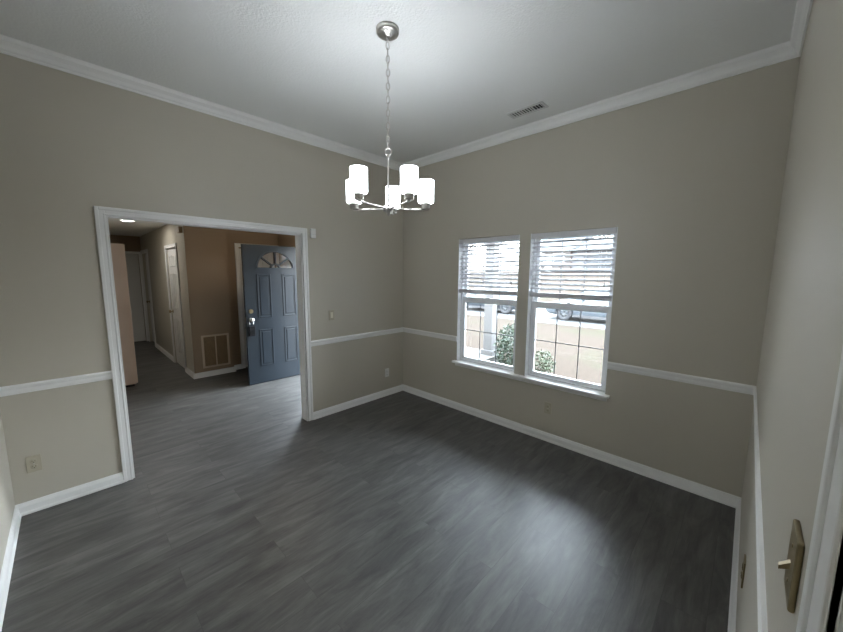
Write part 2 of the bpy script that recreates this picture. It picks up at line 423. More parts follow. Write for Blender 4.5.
casing('trim_16', 'x', FARD[0], FARD[1], DH, 6.8, -1, w=0.055)
mould('baseboard_hall', BASE, [((VX, VY, 0), (VX, D3[0]-.055, 0), N_right, 0, 0), ((VX, D3[1]+.055, 0), (VX, D4[0]-.08, 0), N_right, 0, 0),
     ])
b = B(); sweep(b, BASE, (VX-0.022, VY, 0), (RX, VY, 0), N_back, 0, -0); sweep(b, BASE, (RX, CY, 0), (CCX0-.06, CY, 0), N_back, 0, 0)
sweep(b, BASE, (RX, VY-0.022, 0), (RX, CY-.022, 0), N_left, 0, 0)
build('baseboard_foyer', b, 'trim', kind=S)
mould('baseboard_hall_left', BASE, [((HX, 3.5, 0), (HX, 6.8, 0), N_left, 0, 0)])

# ------------------------------------------------------------------ doors
def panel(b, face, out, axis, a0, a1, z0, z1):
    """one raised panel: moulded rim and raised field, proud of the slab's face"""
    def bb(u0, u1, v0, v1, za, zb, bev):
        if axis == 'x': box(b, u0, u1, min(v0, v1), max(v0, v1), za, zb, bev)
        else: box(b, min(v0, v1), max(v0, v1), u0, u1, za, zb, bev)
    h = 0.009*out; r = 0.020; f = face
    bb(a0, a0+r, f, f+h, z0, z1, 0.004); bb(a1-r, a1, f, f+h, z0, z1, 0.004)
    bb(a0+r, a1-r, f, f+h, z0, z0+r, 0.004); bb(a0+r, a1-r, f, f+h, z1-r, z1, 0.004)
    bb(a0+r+0.018, a1-r-0.018, f-0.001*out, f+0.006*out, z0+r+0.018, z1-r-0.018, 0.0055)

# front door leaf, open at right angles to its wall (door_1)
LX0, LX1, LY0, LY1 = -1.462, -0.552, 1.700, 1.744
LT = 2.035; LB = 0.012
FCX = (LX0+LX1)/2; FZ = 1.70; FR, FHt = 0.283, 0.255
b = B()
box(b, LX0, LX1, LY0, LY1, LB, FZ-0.02)
arc = [(FCX+FR*math.cos(t), LY0, FZ+FHt*math.sin(t)) for t in [PI - PI*i/28 for i in range(29)]]
pts = [(LX0, LY0, FZ-0.02), (LX0, LY0, LT), (LX1, LY0, LT), (LX1, LY0, FZ-0.02), (FCX+FR, LY0, FZ-0.02)] + arc[::-1] + [(FCX-FR, LY0, FZ-0.02)]
# lower strip under the fanlight
poly(b, pts, (0, LY1-LY0, 0)); box(b, FCX-FR, FCX+FR, LY0, LY1, FZ-0.02, FZ)
door1 = build('door_1', b, 'blue', kind=S, label='slate blue panelled front door standing open, with a fan shaped light')
PX = [(-1.292, -1.090), (-0.922, -0.712)]
for a0, a1 in PX:
    for z0, z1 in ((0.26, 0.81), (0.985, 1.62)):
        b = B(); panel(b, LY0, -1, 'x', a0, a1, z0, z1); panel(b, LY1, 1, 'x', a0, a1, z0, z1)
        build('panel', b, 'blue', door1)
b = B()   # fanlight frame: rim, hub and rays
def ribbon(b, pin, pout, y0, y1):
    n = len(pin)
    V = [[b.verts.new((p[0], y, p[1])) for p in row] for row, y in ((pin, y0), (pout, y0), (pout, y1), (pin, y1))]
    for i in range(n-1):
        for k in range(4):
            b.faces.new([V[k][i], V[k][i+1], V[(k+1) % 4][i+1], V[(k+1) % 4][i]])
    b.faces.new([V[k][0] for k in range(4)]); b.faces.new([V[k][-1] for k in range(3, -1, -1)])
ts = [PI*i/28 for i in range(29)]
fy0, fy1 = LY0-0.008, LY1+0.008
ribbon(b, [(FCX+(FR-0.018)*math.cos(t), FZ+(FHt-0.018)*math.sin(t)+0.004) for t in ts], [(FCX+(FR+0.012)*math.cos(t), FZ+(FHt+0.012)*math.sin(t)) for t in ts], fy0, fy1)
ribbon(b, [(FCX+0.055*math.cos(t), FZ+0.045*math.sin(t)+0.012) for t in ts], [(FCX+0.073*math.cos(t), FZ+0.063*math.sin(t)+0.012) for t in ts], fy0, fy1)
box(b, FCX-FR-0.012, FCX+FR+0.012, fy0, fy1, FZ-0.006, FZ+0.014)
for t in (PI*0.23, PI*0.5, PI*0.77):
    p = Vector((FCX+0.07*math.cos(t), 0, FZ+0.06*math.sin(t)+.01)); q = Vector((FCX+(FR-0.01)*math.cos(t), 0, FZ+(FHt-0.01)*math.sin(t)))
    n = Vector((-(q-p).z, 0, (q-p).x)).normalized()*0.008
    poly(b, [Vector((v.x, fy0, v.z)) for v in (p-n, q-n, q+n, p+n)], (0, fy1-fy0, 0))
build('fanlight_frame', b, 'blue', door1)
b = B()
poly(b, [(FCX+(FR-0.003)*math.cos(t), LY0+0.018, FZ+(FHt-0.003)*math.sin(t)) for t in ts], (0, 0.006, 0))
build('fanlight_glass', b, 'glass', door1)
b = B()   # deadbolt and knob
lathe(b, [(0.031, 0), (0.031, 0.006), (0.026, 0.012), (0.012, 0.014), (0.012, 0.022), (0, 0.022)][::1], (LX0+0.065, LY0-0.022, 1.09), 24, axis='Y')
box(b, LX0+0.045, LX0+0.085, LY0-0.034, LY0-0.020, 1.083, 1.097, 0.003)
build('deadbolt', b, 'brass', door1)
b = B()
lathe(b, [(0.033, 0.0), (0.033, -0.006), (0.028, -0.012), (0.012, -0.014), (0.011, -0.030), (0.020, -0.034), (0.029, -0.045), (0.030, -0.056), (0.024, -0.066), (0.0, -0.069)], (LX0+0.065, LY0, 0.965), 28, axis='Y')
build('door_knob', b, 'chrome', door1)
b = B(); box(b, LX0-0.001, LX0+0.001, LY0+0.010, LY1-0.010, 0.92, 1.01); box(b, LX0-0.001, LX0+0.001, LY0+0.010, LY1-0.010, 1.06, 1.12)
build('latch_plate', b, 'chrome', door1)
for z in (0.25, 1.02, 1.80):
    b = B(); tube(b, (LX1+0.008, LY1-0.002, z-0.045), (LX1+0.008, LY1-0.002, z+0.045), 0.006, n=10); box(b, LX1-0.001, LX1+0.008, LY1-0.03, LY1-0.004, z-0.045, z+0.045)
    build('hinge', b, 'chrome', door1)
b = B(); box(b, LX0+0.01, LX1-0.01, LY0+0.006, LY1-0.006, 0.003, LB)
build('door_sweep', b, 'black_pl', door1)

# black lockbox hanging from the knob
lk = empty('key_lockbox', (LX0+0.060, LY0-0.026, 0.735), 'black key lockbox hanging from the knob of the open blue front door', 'lockbox')
b = B(); box(b, -0.043, 0.043, -0.024, 0.022, 0.0, 0.145, 0.008)
build('lockbox_body', b, 'black_pl', lk)
b = B()
pp = [Vector((0.026*math.cos(t), 0, 0.195+0.045*math.sin(t))) for t in [PI*i/12 for i in range(13)]]
pp = [Vector((0.026, 0, 0.14))] + pp + [Vector((-0.026, 0, 0.14))]
for i in range(len(pp)-1): tube(b, pp[i], pp[i+1], 0.0045, n=8)
build('shackle', b, 'chrome', lk)
b = B(); box(b, -0.030, 0.030, -0.026, -0.0235, 0.018, 0.095, 0.001)
build('dial_cover', b, 'black_pl', lk)

def plain_knob(par, c, axis, out, m='brass'):
    b = B(); pr = [(0.030, 0), (0.030, 0.005), (0.012, 0.010), (0.011, 0.030), (0.022, 0.036), (0.028, 0.048), (0.022, 0.060), (0, 0.063)]
    lathe(b, [(r, z*out) for r, z in pr], c, 20, axis=axis)
    build('door_knob', b, m, par)

def six_panel(name, axis, a0, a1, f0, f1, out, knob_at):
    """closed interior door: slab between f0..f1, panels on the side 'out'"""
    b = B(); g = 0.004
    if axis == 'x': box(b, a0+g, a1-g, f0, f1, 0.012, DH-0.004)
    else: box(b, f0, f1, a0+g, a1-g, 0.012, DH-0.004)
    d = build(name, b, 'white_door', kind=S)
    face = f0 if out < 0 else f1
    w = a1-a0; st = 0.11; mid = (a0+a1)/2
    for p0, p1 in ((a0+st, mid-0.045), (mid+0.045, a1-st)):
        for z0, z1 in ((0.24, 0.84), (1.00, 1.62), (1.73, 1.92)):
            b = B(); panel(b, face, out, axis, p0, p1, z0, z1); build('panel', b, 'white_door', d)
    c = (knob_at, face, 0.95) if axis == 'x' else (face, knob_at, 0.95)
    plain_knob(d, c, 'Y' if axis == 'x' else 'X', out)
    return d
six_panel('door_2', 'x', CCX0, CCX1, CY+0.02, CY+0.055, -1, CCX1-0.07)
six_panel('door_3', 'y', D3[0], D3[1], VX+0.012, VX+0.047, -1, D3[1]-0.07)
six_panel('door_4', 'y', D4[0], D4[1], VX+0.05, VX+0.085, -1, D4[1]-0.07)
b = B(); box(b, FARD[0]+.004, FARD[1]-.004, 6.83, 6.865, 0.012, DH-0.004)
d5 = build('door_5', b, 'white_door', kind=S)
plain_knob(d5, (FARD[0]+0.07, 6.83, 0.95), 'Y', -1)

# tall cabinet at the mouth of the hall
cab = empty('tall_cabinet', (-2.80, 3.15, 0), 'tall plain pinkish beige cabinet standing at the mouth of the hall', 'cabinet')
b = B(); box(b, -0.198, 0.19, -0.305, 0.305, 0.035, 2.02, 0.002); build('cabinet_body', b, 'cab', cab)
b = B(); box(b, -0.195, 0.17, -0.285, 0.285, 0.0, 0.035); build('toe_kick', b, 'dark', cab)  # near black puts the shadow gap under the cabinet into the colour
for k in (-1, 1):
    b = B(); box(b, 0.19, 0.208, min(k*0.002, k*0.303), max(k*0.002, k*0.303), 0.045, 2.015, 0.002)
    d = build('cabinet_door', b, 'cab', cab)
    b = B(); tube(b, (0.232, k*0.03, 0.98), (0.232, k*0.03, 1.10), 0.005, n=10); tube(b, (0.207, k*0.03, 0.99), (0.232, k*0.03, 0.99), 0.004, n=8); tube(b, (0.207, k*0.03, 1.09), (0.232, k*0.03, 1.09), 0.004, n=8)
    build('handle', b, 'nickel', d)

# ------------------------------------------------------------------ windows
for idx, (y0, y1) in enumerate(WY):
    b = B()    # outer frame and painted returns
    x0, x1 = 0.055, 0.135
    fr = 0.020
    box(b, x0, x1, y0, y0+fr, WZ0, WZ1); box(b, x0, x1, y1-fr, y1, WZ0, WZ1)
    box(b, x0, x1, y0+fr, y1-fr, WZ1-fr, WZ1); box(b, x0, x1, y0+fr, y1-fr, WZ0, WZ0+fr)
    for u in (y0, y1-0.006): box(b, 0.0, x0, u, u+0.006, WZ0, WZ1)
    w = build('window_%d' % (idx+1), b, 'vinyl', kind=S)
    def sash(nm, xa, xb, za, zb, rail_top, rail_bot):
        b = B(); st = 0.038; ya, yb = y0+fr, y1-fr
        box(b, xa, xb, ya, ya+st, za, zb, 0.003); box(b, xa, xb, yb-st, yb, za, zb, 0.003)
        box(b, xa, xb, ya+st, yb-st, zb-rail_top, zb, 0.003); box(b, xa, xb, ya+st, yb-st, za, za+rail_bot, 0.003)
        s = build(nm, b, 'vinyl', w)
        g0, g1, h0, h1 = ya+st, yb-st, za+rail_bot, zb-rail_top
        xm = (xa+xb)/2
        b = B(); box(b, xm-0.002, xm+0.002, g0, g1, h0, h1); build('glass_pane', b, 'glass', s)
        b = B(); q = 0.0045
        for k in (1, 2):
            yc = g0+(g1-g0)*k/3; box(b, xm-0.006, xm-0.0025, yc-q, yc+q, h0, h1); 
        zc = (h0+h1)/2; box(b, xm-0.006, xm-0.0025, g0, g1, zc-q, zc+q)
        build('muntin_grid', b, 'muntin', s)
        return s
    ls = sash('lower_sash', 0.066, 0.094, WZ0+fr, 1.374, 0.062, 0.035)
    us = sash('upper_sash', 0.098, 0.126, 1.315, WZ1-fr, 0.035, 0.040)
    b = B(); yc = (y0+y1)/2
    box(b, 0.050, 0.068, yc-0.018, yc+0.018, 1.374, 1.380, 0.002); tube(b, (0.058, yc, 1.379), (0.058, yc, 1.385), 0.007, n=14)
    build('sash_lock', b, 'vinyl', ls)
b = B()
box(b, -0.055, 0.058, -2.632, -0.915, WZ0-0.018, WZ0+0.006, 0.004)
box(b, -0.014, 0.0, -2.612, -0.935, WZ0-0.055, WZ0-0.018, 0.003)
build('window_sill', b, 'trim', kind=S)

# ------------------------------------------------------------------ blinds
labels = ['raised white slatted blind on the window nearer the room corner', 'raised white slatted blind on the window nearer the switch wall']
for idx, (y0, y1) in enumerate(WY):
    ya, yb = y0+0.010, y1-0.010
    r = empty('window_blind', (0.028, (y0+y1)/2, WZ1), labels[idx], 'window blind', 'slatted blinds on the pair of windows')
    ya -= (y0+y1)/2; yb -= (y0+y1)/2
    b = B(); box(b, -0.024, 0.024, ya, yb, -0.045, -0.002, 0.003); build('headrail', b, 'slat', r)
    b = B(); box(b, -0.034, -0.029, ya, yb, -0.052, -0.004, 0.002); build('valance', b, 'slat', r)
    b = B(); zb = 1.430-WZ1; top = -0.085; n = 11
    tilt = math.radians(24); hw = 0.025
    for k in range(n):
        z = top - k*(top-(zb+0.050))/(n-0.3)
        prof = []
        for u in (-1, -0.5, 0, 0.5, 1):
            c = 0.003*(1-u*u)
            prof.append((u*hw*math.cos(tilt) - c*math.sin(tilt), z + u*hw*math.sin(tilt) + c*math.cos(tilt)))
        lo = [(p, q-0.0028) for p, q in prof]
        ring = prof + lo[::-1]
        poly(b, [(p, ya+0.004, q) for p, q in ring], (0, yb-ya-0.008, 0))
    build('slats', b, 'slat', r)
    b = B()
    for k in range(4): box(b, -0.025, 0.025, ya+0.004, yb-0.004, zb+0.020+k*0.0048, zb+0.0232+k*0.0048)
    build('slat_stack', b, 'slat', r)
    b = B(); box(b, -0.026, 0.026, ya+0.003, yb-0.003, zb-0.008, zb+0.019, 0.004); build('bottom_rail', b, 'slat', r)
    wd = yb-ya
    for q in (0.16, 0.84):
        b = B(); yy = ya+wd*q
        for xx in (-0.0275, 0.0275): tube(b, (xx, yy, -0.045), (xx, yy, zb+0.006), 0.0011, n=6)
        build('ladder_cord', b, 'cord', r)
    b = B(); tube(b, (-0.040, yb-0.07, -0.05), (-0.042, yb-0.068, -0.50), 0.0035, n=8); build('tilt_wand', b, 'slat', r)
    b = B(); tube(b, (-0.040, ya+0.06, -0.05), (-0.041, ya+0.06, -0.46), 0.0012, n=6); tube(b, (-0.041, ya+0.06, -0.46), (-0.041, ya+0.06, -0.50), 0.004, 0.008, n=10)
    build('lift_cord', b, 'cord', r)

# ------------------------------------------------------------------ chandelier
CX, CYc, CZ = -1.778, -1.775, H
ch = empty('chandelier', (CX, CYc, CZ), 'lit brushed nickel chandelier with five frosted glass shades hanging on a chain', 'chandelier')
b = B(); lathe(b, [(0.066, 0.0), (0.066, -0.018), (0.062, -0.026), (0.050, -0.030), (0.030, -0.031), (0.024, -0.040), (0.010, -0.044), (0, -0.044)], n=40); build('canopy', b, 'nickel', ch)
b = B(); torus(b, (0, 0, -0.056), 0.012, 0.003, Euler((PI/2, 0, 0.5)).to_matrix()); build('canopy_loop', b, 'nickel', ch)
b = B(); z = -0.088; k = 0; zend = -0.640
nl = 15; step = (z - zend)/nl
for k in range(nl+1):
    torus(b, (0, 0, z-k*step), 0.0100, 0.0026, Matrix.Rotation(PI/2*(k % 2)-0.77, 3, 'Z') @ Matrix.Rotation(PI/2, 3, 'X'), sy=2.25, n=16, k=6)
build('chain', b, 'nickel', ch)
b = B(); pr = []
for i in range(60):
    t = i/59; pr.append(Vector((0.004*math.sin(t*38), 0.004*math.cos(t*38), -0.045-t*0.615)))
for i in range(59): tube(b, pr[i], pr[i+1], 0.0014, n=5, cap=False)
build('power_cord', b, 'cord', ch)
b = B(); torus(b, (0, 0, -0.676), 0.020, 0.0040, Matrix.Rotation(-0.77, 3, 'Z') @ Matrix.Rotation(PI/2, 3, 'X')); build('hanging_loop', b, 'nickel', ch)
b = B(); lathe(b, [(0, -0.690), (0.008, -0.692), (0.010, -0.704), (0.0065, -0.710), (0.0065, -0.990), (0.012, -0.996), (0.016, -1.002)], n=20); build('stem', b, 'nickel', ch)
b = B(); lathe(b, [(0, -0.988), (0.028, -0.990), (0.032, -0.996), (0.032, -1.018), (0.028, -1.024), (0.017, -1.030), (0.013, -1.040), (0.009, -1.048), (0, -1.052)], n=28); build('hub', b, 'nickel', ch, loc=(0, 0, -0.002))
AR, ASTART = 0.24, math.radians(42)
for k in range(5):
    a = ASTART+k*2*PI/5; d = Vector((math.cos(a), math.sin(a), 0))
    b = B(); tube(b, d*0.028+Vector((0, 0, -1.008)), d*(AR+0.006)+Vector((0, 0, -1.000)), 0.0052, n=12)
    tube(b, d*AR+Vector((0, 0, -1.004)), d*AR+Vector((0, 0, -0.985)), 0.008, n=14)
    build('arm', b, 'nickel', ch, loc=(0, 0, -0.002))
    c = d*AR
    b = B(); lathe(b, [(0, -0.994), (0.024, -0.994), (0.026, -0.990), (0.026, -0.968), (0.030, -0.965), (0.030, -0.959), (0.018, -0.958), (0.018, -0.94), (0, -0.94)], (c.x, c.y, 0), 24); build('socket_cup', b, 'nickel', ch, loc=(0, 0, -0.002))
    b = B(); lathe(b, [(0.019, -0.9575), (0.044, -0.9575), (0.0490, -0.951), (0.0490, -0.823), (0.0462, -0.823), (0.0462, -0.9485), (0.043, -0.9535), (0.019, -0.9535)], (c.x, c.y, 0), 36, closed=True)
    build('glass_shade', b, 'shade', ch, loc=(0, 0, -0.002))
    b = B(); lathe(b, [(0.013, -0.94), (0.014, -0.928), (0.024, -0.900), (0.030, -0.882), (0.027, -0.868), (0.015, -0.858), (0, -0.855)], (c.x, c.y, 0), 20); build('bulb', b, 'bulb', ch, loc=(0, 0, -0.002))

# ------------------------------------------------------------------ ceiling register
rg = empty('ceiling_vent', (-0.312, -1.90, H), 'white metal air register in the ceiling near the window wall', 'vent')
b = B(); x0, x1, y0, y1 = -0.062, 0.062, -0.165, 0.165
for a in ((x0, x1, y0, y0+0.022), (x0, x1, y1-0.022, y1), (x0, x0+0.022, y0+.022, y1-.022), (x1-0.022, x1, y0+.022, y1-.022)):
    box(b, *a, -0.008, 0.0, 0.002)
box(b, x0+.022, x1-.022, 0.052, 0.060, -0.007, 0.0); box(b, x0+.022, x1-.022, -0.060, -0.052, -0.007, 0.0)
build('vent_frame', b, 'register', rg)
b = B(); box(b, x0+.02, x1-.02, y0+.02, y1-.02, -0.0025, -0.0005); build('vent_cavity', b, 'dark', rg)
for k in range(12):
    yy = y0+0.032+k*0.0242
    b = B()
    s = 0.6 if k > 3 else -0.6
    c, sn = 0.0055*math.cos(s), 0.004
    poly(b, [(x0+.022, yy-c, -0.0068+(sn if s > 0 else 0)), (x0+.022, yy+c, -0.0068+(0 if s > 0 else sn)), (x0+.022, yy+c, -0.0058+(0 if s > 0 else sn)), (x0+.022, yy-c, -0.0058+(sn if s > 0 else 0))], (x1-x0-.044, 0, 0))
    build('louver', b, 'register', rg)

# ------------------------------------------------------------------ return air grille
gr = empty('return_air_grille', (-1.620, VY, 0.40), 'tan wall grille low on the foyer wall beside the blue front door', 'grille')
b = B()
for a in ((-0.195, -0.165, -0.26, 0.26), (0.165, 0.195, -0.26, 0.26), (-0.165, 0.165, 0.232, 0.26), (-0.165, 0.165, -0.26, -0.232), (-0.008, 0.008, -0.232, 0.232)):
    box(b, a[0], a[1], -0.014, 0.0, a[2], a[3], 0.002)
build('grille_frame', b, 'grille_light', gr)
b = B(); box(b, -0.168, 0.168, -0.003, -0.0005, -0.235, 0.235); build('grille_cavity', b, 'bark', gr)
b = B()
for k in range(26):
    z = -0.226+k*0.018
    poly(b, [(-0.165, -0.012, z-0.002), (-0.165, -0.003, z+0.009), (-0.165, -0.003, z+0.0105), (-0.165, -0.012, z-0.0005)], (0.33, 0, 0))
build('grille_slats', b, 'grille', gr)

# ------------------------------------------------------------------ electrical plates (built in a local frame: x along wall, -y out of the wall, then rotated)
def outlet(loc, rotz, label, m, m2='dark'):
    r = empty('wall_outlet', loc, label, 'outlet', rotz=rotz)
    b = B(); box(b, -0.035, 0.035, -0.006, 0.0, -0.0575, 0.0575, 0.002); build('cover_plate', b, m, r)
    for z in (-0.0195, 0.0195):
        b = B(); lathe(b, [(0.0165, -0.0055), (0.0165, -0.0078), (0.015, -0.0085), (0, -0.0085)], (0, 0, z), 20, axis='Y'); s = build('socket', b, m, r)
        b = B(); box(b, -0.0075, -0.0055, -0.0092, -0.0084, z-0.003, z+0.006); box(b, 0.0055, 0.0075, -0.0092, -0.0084, z-0.003, z+0.005); tube(b, (0, -0.0084, z-0.008), (0, -0.0092, z-0.008), 0.0025, n=8)
        build('slot', b, m2, s)
    b = B(); tube(b, (0, -0.0058, 0), (0, -0.0072, 0), 0.003, n=10); build('screw', b, 'nickel', r)
    return r
outlet((-3.452, 0, 0.338), 0, 'almond outlet low on the wall left of the wide doorway', 'almond')
outlet((-0.297, 0, 0.315), 0, 'white outlet low on the wall between the wide doorway and the room corner', 'white_pl')
outlet((0, -2.096, 0.336), -PI/2, 'almond outlet low on the wall below the pair of windows', 'almond')
outlet((-1.30, -L, 0.40), PI, 'brown outlet low on the wall under the chair rail near the brass switch', 'brass')

def toggle(par, x, up, m):
    b = B(); s = 1 if up else -1
    poly(b, [(x-0.0045, -0.005, -0.006), (x-0.0045, -0.005, 0.006), (x-0.0045, -0.020, 0.012*s+0.003), (x-0.0045, -0.020, 0.012*s-0.003)], (0.009, 0, 0))
    build('toggle', b, m, par)
sw = empty('light_switch', (-1.118, 0, 1.166), 'almond light switch above the chair rail right of the wide doorway', 'light switch')
b = B(); box(b, -0.035, 0.035, -0.006, 0.0, -0.0575, 0.0575, 0.002); build('cover_plate', b, 'almond', sw)
b = B(); box(b, -0.016, 0.016, -0.0085, -0.0055, -0.033, 0.033, 0.0015); build('rocker', b, 'ivory', sw)

sw2 = empty('light_switch', (-2.437, -L, 1.197), 'brass toggle light switch beside the white doorway casing', 'light switch', rotz=PI)
b = B(); box(b, -0.038, 0.038, -0.008, 0.0, -0.0575, 0.0575, 0.003); build('cover_plate', b, 'brass', sw2)
toggle(sw2, 0.0, False, 'brass')
for z in (-0.030, 0.030):
    b = B(); tube(b, (0, -0.0075, z), (0, -0.0090, z), 0.003, n=10); build('screw', b, 'brass', sw2)

sn = empty('wall_sensor', (-1.3235, 0, 2.062), 'small white plastic sensor box on the wall at the top corner of the doorway casing', 'sensor')
b = B(); box(b, -0.028, 0.028, -0.026, 0.0, -0.05, 0.05, 0.005); build('sensor_housing', b, 'white_pl', sn)
b = B(); box(b, -0.028, 0.028, -0.0275, -0.0255, -0.012, -0.009); build('housing_seam', b, 'cord', sn)

bx = empty('door_chime', (VX, 2.80, 2.265), 'small brown box high on the hall wall at its corner with the foyer', 'chime')
b = B(); box(b, -0.045, 0.0, -0.07, 0.07, -0.045, 0.045, 0.005); build('chime_cover', b, 'grille', bx)

# ------------------------------------------------------------------ hall downlight, added foyer and kitchen fill lights
dl = empty('recessed_light', (-2.44, 3.656, H2), 'round lit downlight in the hall ceiling', 'ceiling light')
b = B(); lathe(b, [(0.098, 0), (0.120, 0), (0.118, -0.006), (0.100, -0.010), (0.098, -0.004)], n=36, closed=True); build('trim_ring', b, 'white_pl', dl)
b = B(); lathe(b, [(0.097, -0.001), (0.097, -0.005), (0.0, -0.007)], n=36); build('lens', b, 'downlight', dl)
gl = empty('added_fill_light', (-1.15, 1.25, H2), 'unseen warm fill light added on the foyer ceiling', 'ceiling light')  # unseen lamp, added to warm and brighten the foyer
b = B(); lathe(b, [(0.13, 0), (0.13, -0.02), (0.11, -0.025), (0, -0.026)], n=32); build('fill_plate', b, 'nickel', gl)
b = B(); lathe(b, [(0.115, -0.022), (0.112, -0.05), (0.085, -0.085), (0.04, -0.102), (0, -0.106)], n=32); build('fill_bowl', b, 'warm_fill', gl)

kl = empty('added_fill_light', (-3.2, -4.6, H2), 'unseen white fill light added on the kitchen ceiling behind the doorway', 'ceiling light')  # added as ambient fill from behind the camera, no known fixture
b = B(); lathe(b, [(0.15, 0), (0.15, -0.02), (0.13, -0.025), (0, -0.026)], n=32); build('fill_plate', b, 'nickel', kl)
b = B(); lathe(b, [(0.135, -0.022), (0.132, -0.05), (0.10, -0.085), (0.05, -0.102), (0, -0.106)], n=32); build('fill_bowl', b, 'kitchen_fill', kl)

# ------------------------------------------------------------------ outside
def ground(name, m, pts, kind=None, **k):
    b = B(); poly(b, [(x, y, z-0.1) for x, y, z in pts], (0, 0, 0.1)); return build(name, b, m, kind=kind or S, **k)
ground('ground_lawn', 'lawn', [(-0.34, -30, G), (10.6, -30, G), (10.6, 45, G), (-0.34, 45, G)])
ground('kerb', 'concrete', [(10.6, -30, G+0.02), (10.95, -30, G+0.02), (10.95, 45, G+0.02), (10.6, 45, G+0.02)])
ground('road', 'asphalt', [(10.95, -30, G-0.0), (18.5, -30, G-0.0), (18.5, 45, G-0.0), (10.95, 45, G-0.0)])
b = B(); vs = [b.verts.new(p) for p in ((18.5, -40, G), (38, -40, 1.9), (90, -40, 2.0), (90, 60, 2.0), (38, 60, 1.9), (18.5, 60, G))]
b.faces.new([vs[0], vs[1], vs[4], vs[5]]); b.faces.new([vs[1], vs[2], vs[3], vs[4]])
build('ground_far_lawn', b, 'lawn', kind=S)
# porch
b = B(); box(b, EX+TX, 3.15, T+0.12, 3.4, G, -0.05); build('porch_floor', b, 'concrete', kind=S)
b = B(); box(b, 2.84, 3.06, 0.32, 3.5, 2.32, 2.50); box(b, TX, 2.84, 0.36, 0.55, 2.32, 2.50); build('porch_beam', b, 'porch_white', kind=S)
def column(y, lab):
    c = empty('porch_column', (2.95, y, -0.05), lab, 'column', 'white square columns at the front edge of the porch')
    b = B(); box(b, -0.10, 0.10, -0.10, 0.10, 0.0, 2.37, 0.004); build('column_shaft', b, 'porch_white', c)
    b = B(); box(b, -0.14, 0.14, -0.14, 0.14, 0.0, 0.10, 0.006); build('column_base', b, 'porch_white', c)
    b = B(); box(b, -0.14, 0.14, -0.14, 0.14, 2.27, 2.37, 0.006); build('column_cap', b, 'porch_white', c)
column(0.455, 'white square porch column seen through the window nearer the room corner')

def leafy(b, c, rad, n, size, seed, fill=0.55):
    rnd = random.Random(seed)
    for _ in range(n):
        while True:
            v = Vector((rnd.uniform(-1, 1), rnd.uniform(-1, 1), rnd.uniform(-1, 1)))
            if fill < v.length < 1: break
        p = Vector(c) + Vector((v.x*rad[0], v.y*rad[1], v.z*rad[2]))
        d = Vector((rnd.uniform(-1, 1), rnd.uniform(-1, 1), rnd.uniform(-.4, 1))).normalized()
        s = size*rnd.uniform(0.6, 1.3)
        u = d.cross(Vector((rnd.uniform(-1, 1), rnd.uniform(-1, 1), rnd.uniform(-1, 1)))).normalized()
        f = [b.verts.new(q) for q in (p, p+d*s*0.5+u*s*0.28, p+d*s, p+d*s*0.5-u*s*0.28)]
        b.faces.new(f)

def shrub(x, y, z0, h, w, n, lf, m, label, seed):
    s = empty('garden_shrub', (x, y, z0), label, 'shrub')
    b = B(); rnd = random.Random(seed)
    for k in range(7):
        a = 2*PI*k/7; q = Vector((math.cos(a)*w*0.55, math.sin(a)*w*0.55, h*rnd.uniform(.6, .85)))
        tube(b, (0, 0, 0), q*0.5+Vector((0, 0, h*.08)), 0.012, 0.008, n=6); tube(b, q*0.5+Vector((0, 0, h*.08)), q, 0.008, 0.003, n=6)
    build('stem', b, 'bark', s)
    b = B(); leafy(b, (0, 0, h*0.54), (w, w, h*0.47), n, lf, seed, 0.35); build('foliage', b, m, s)
shrub(2.75, -0.20, G, 1.08, 0.34, 3000, 0.055, 'leaf', 'dense green shrub against the right side of the white porch column', 3)
shrub(3.15, -0.64, G, 0.56, 0.23, 700, 0.05, 'leaf_pale', 'small pale green shrub on the dry lawn below the window nearer the switch wall', 5)

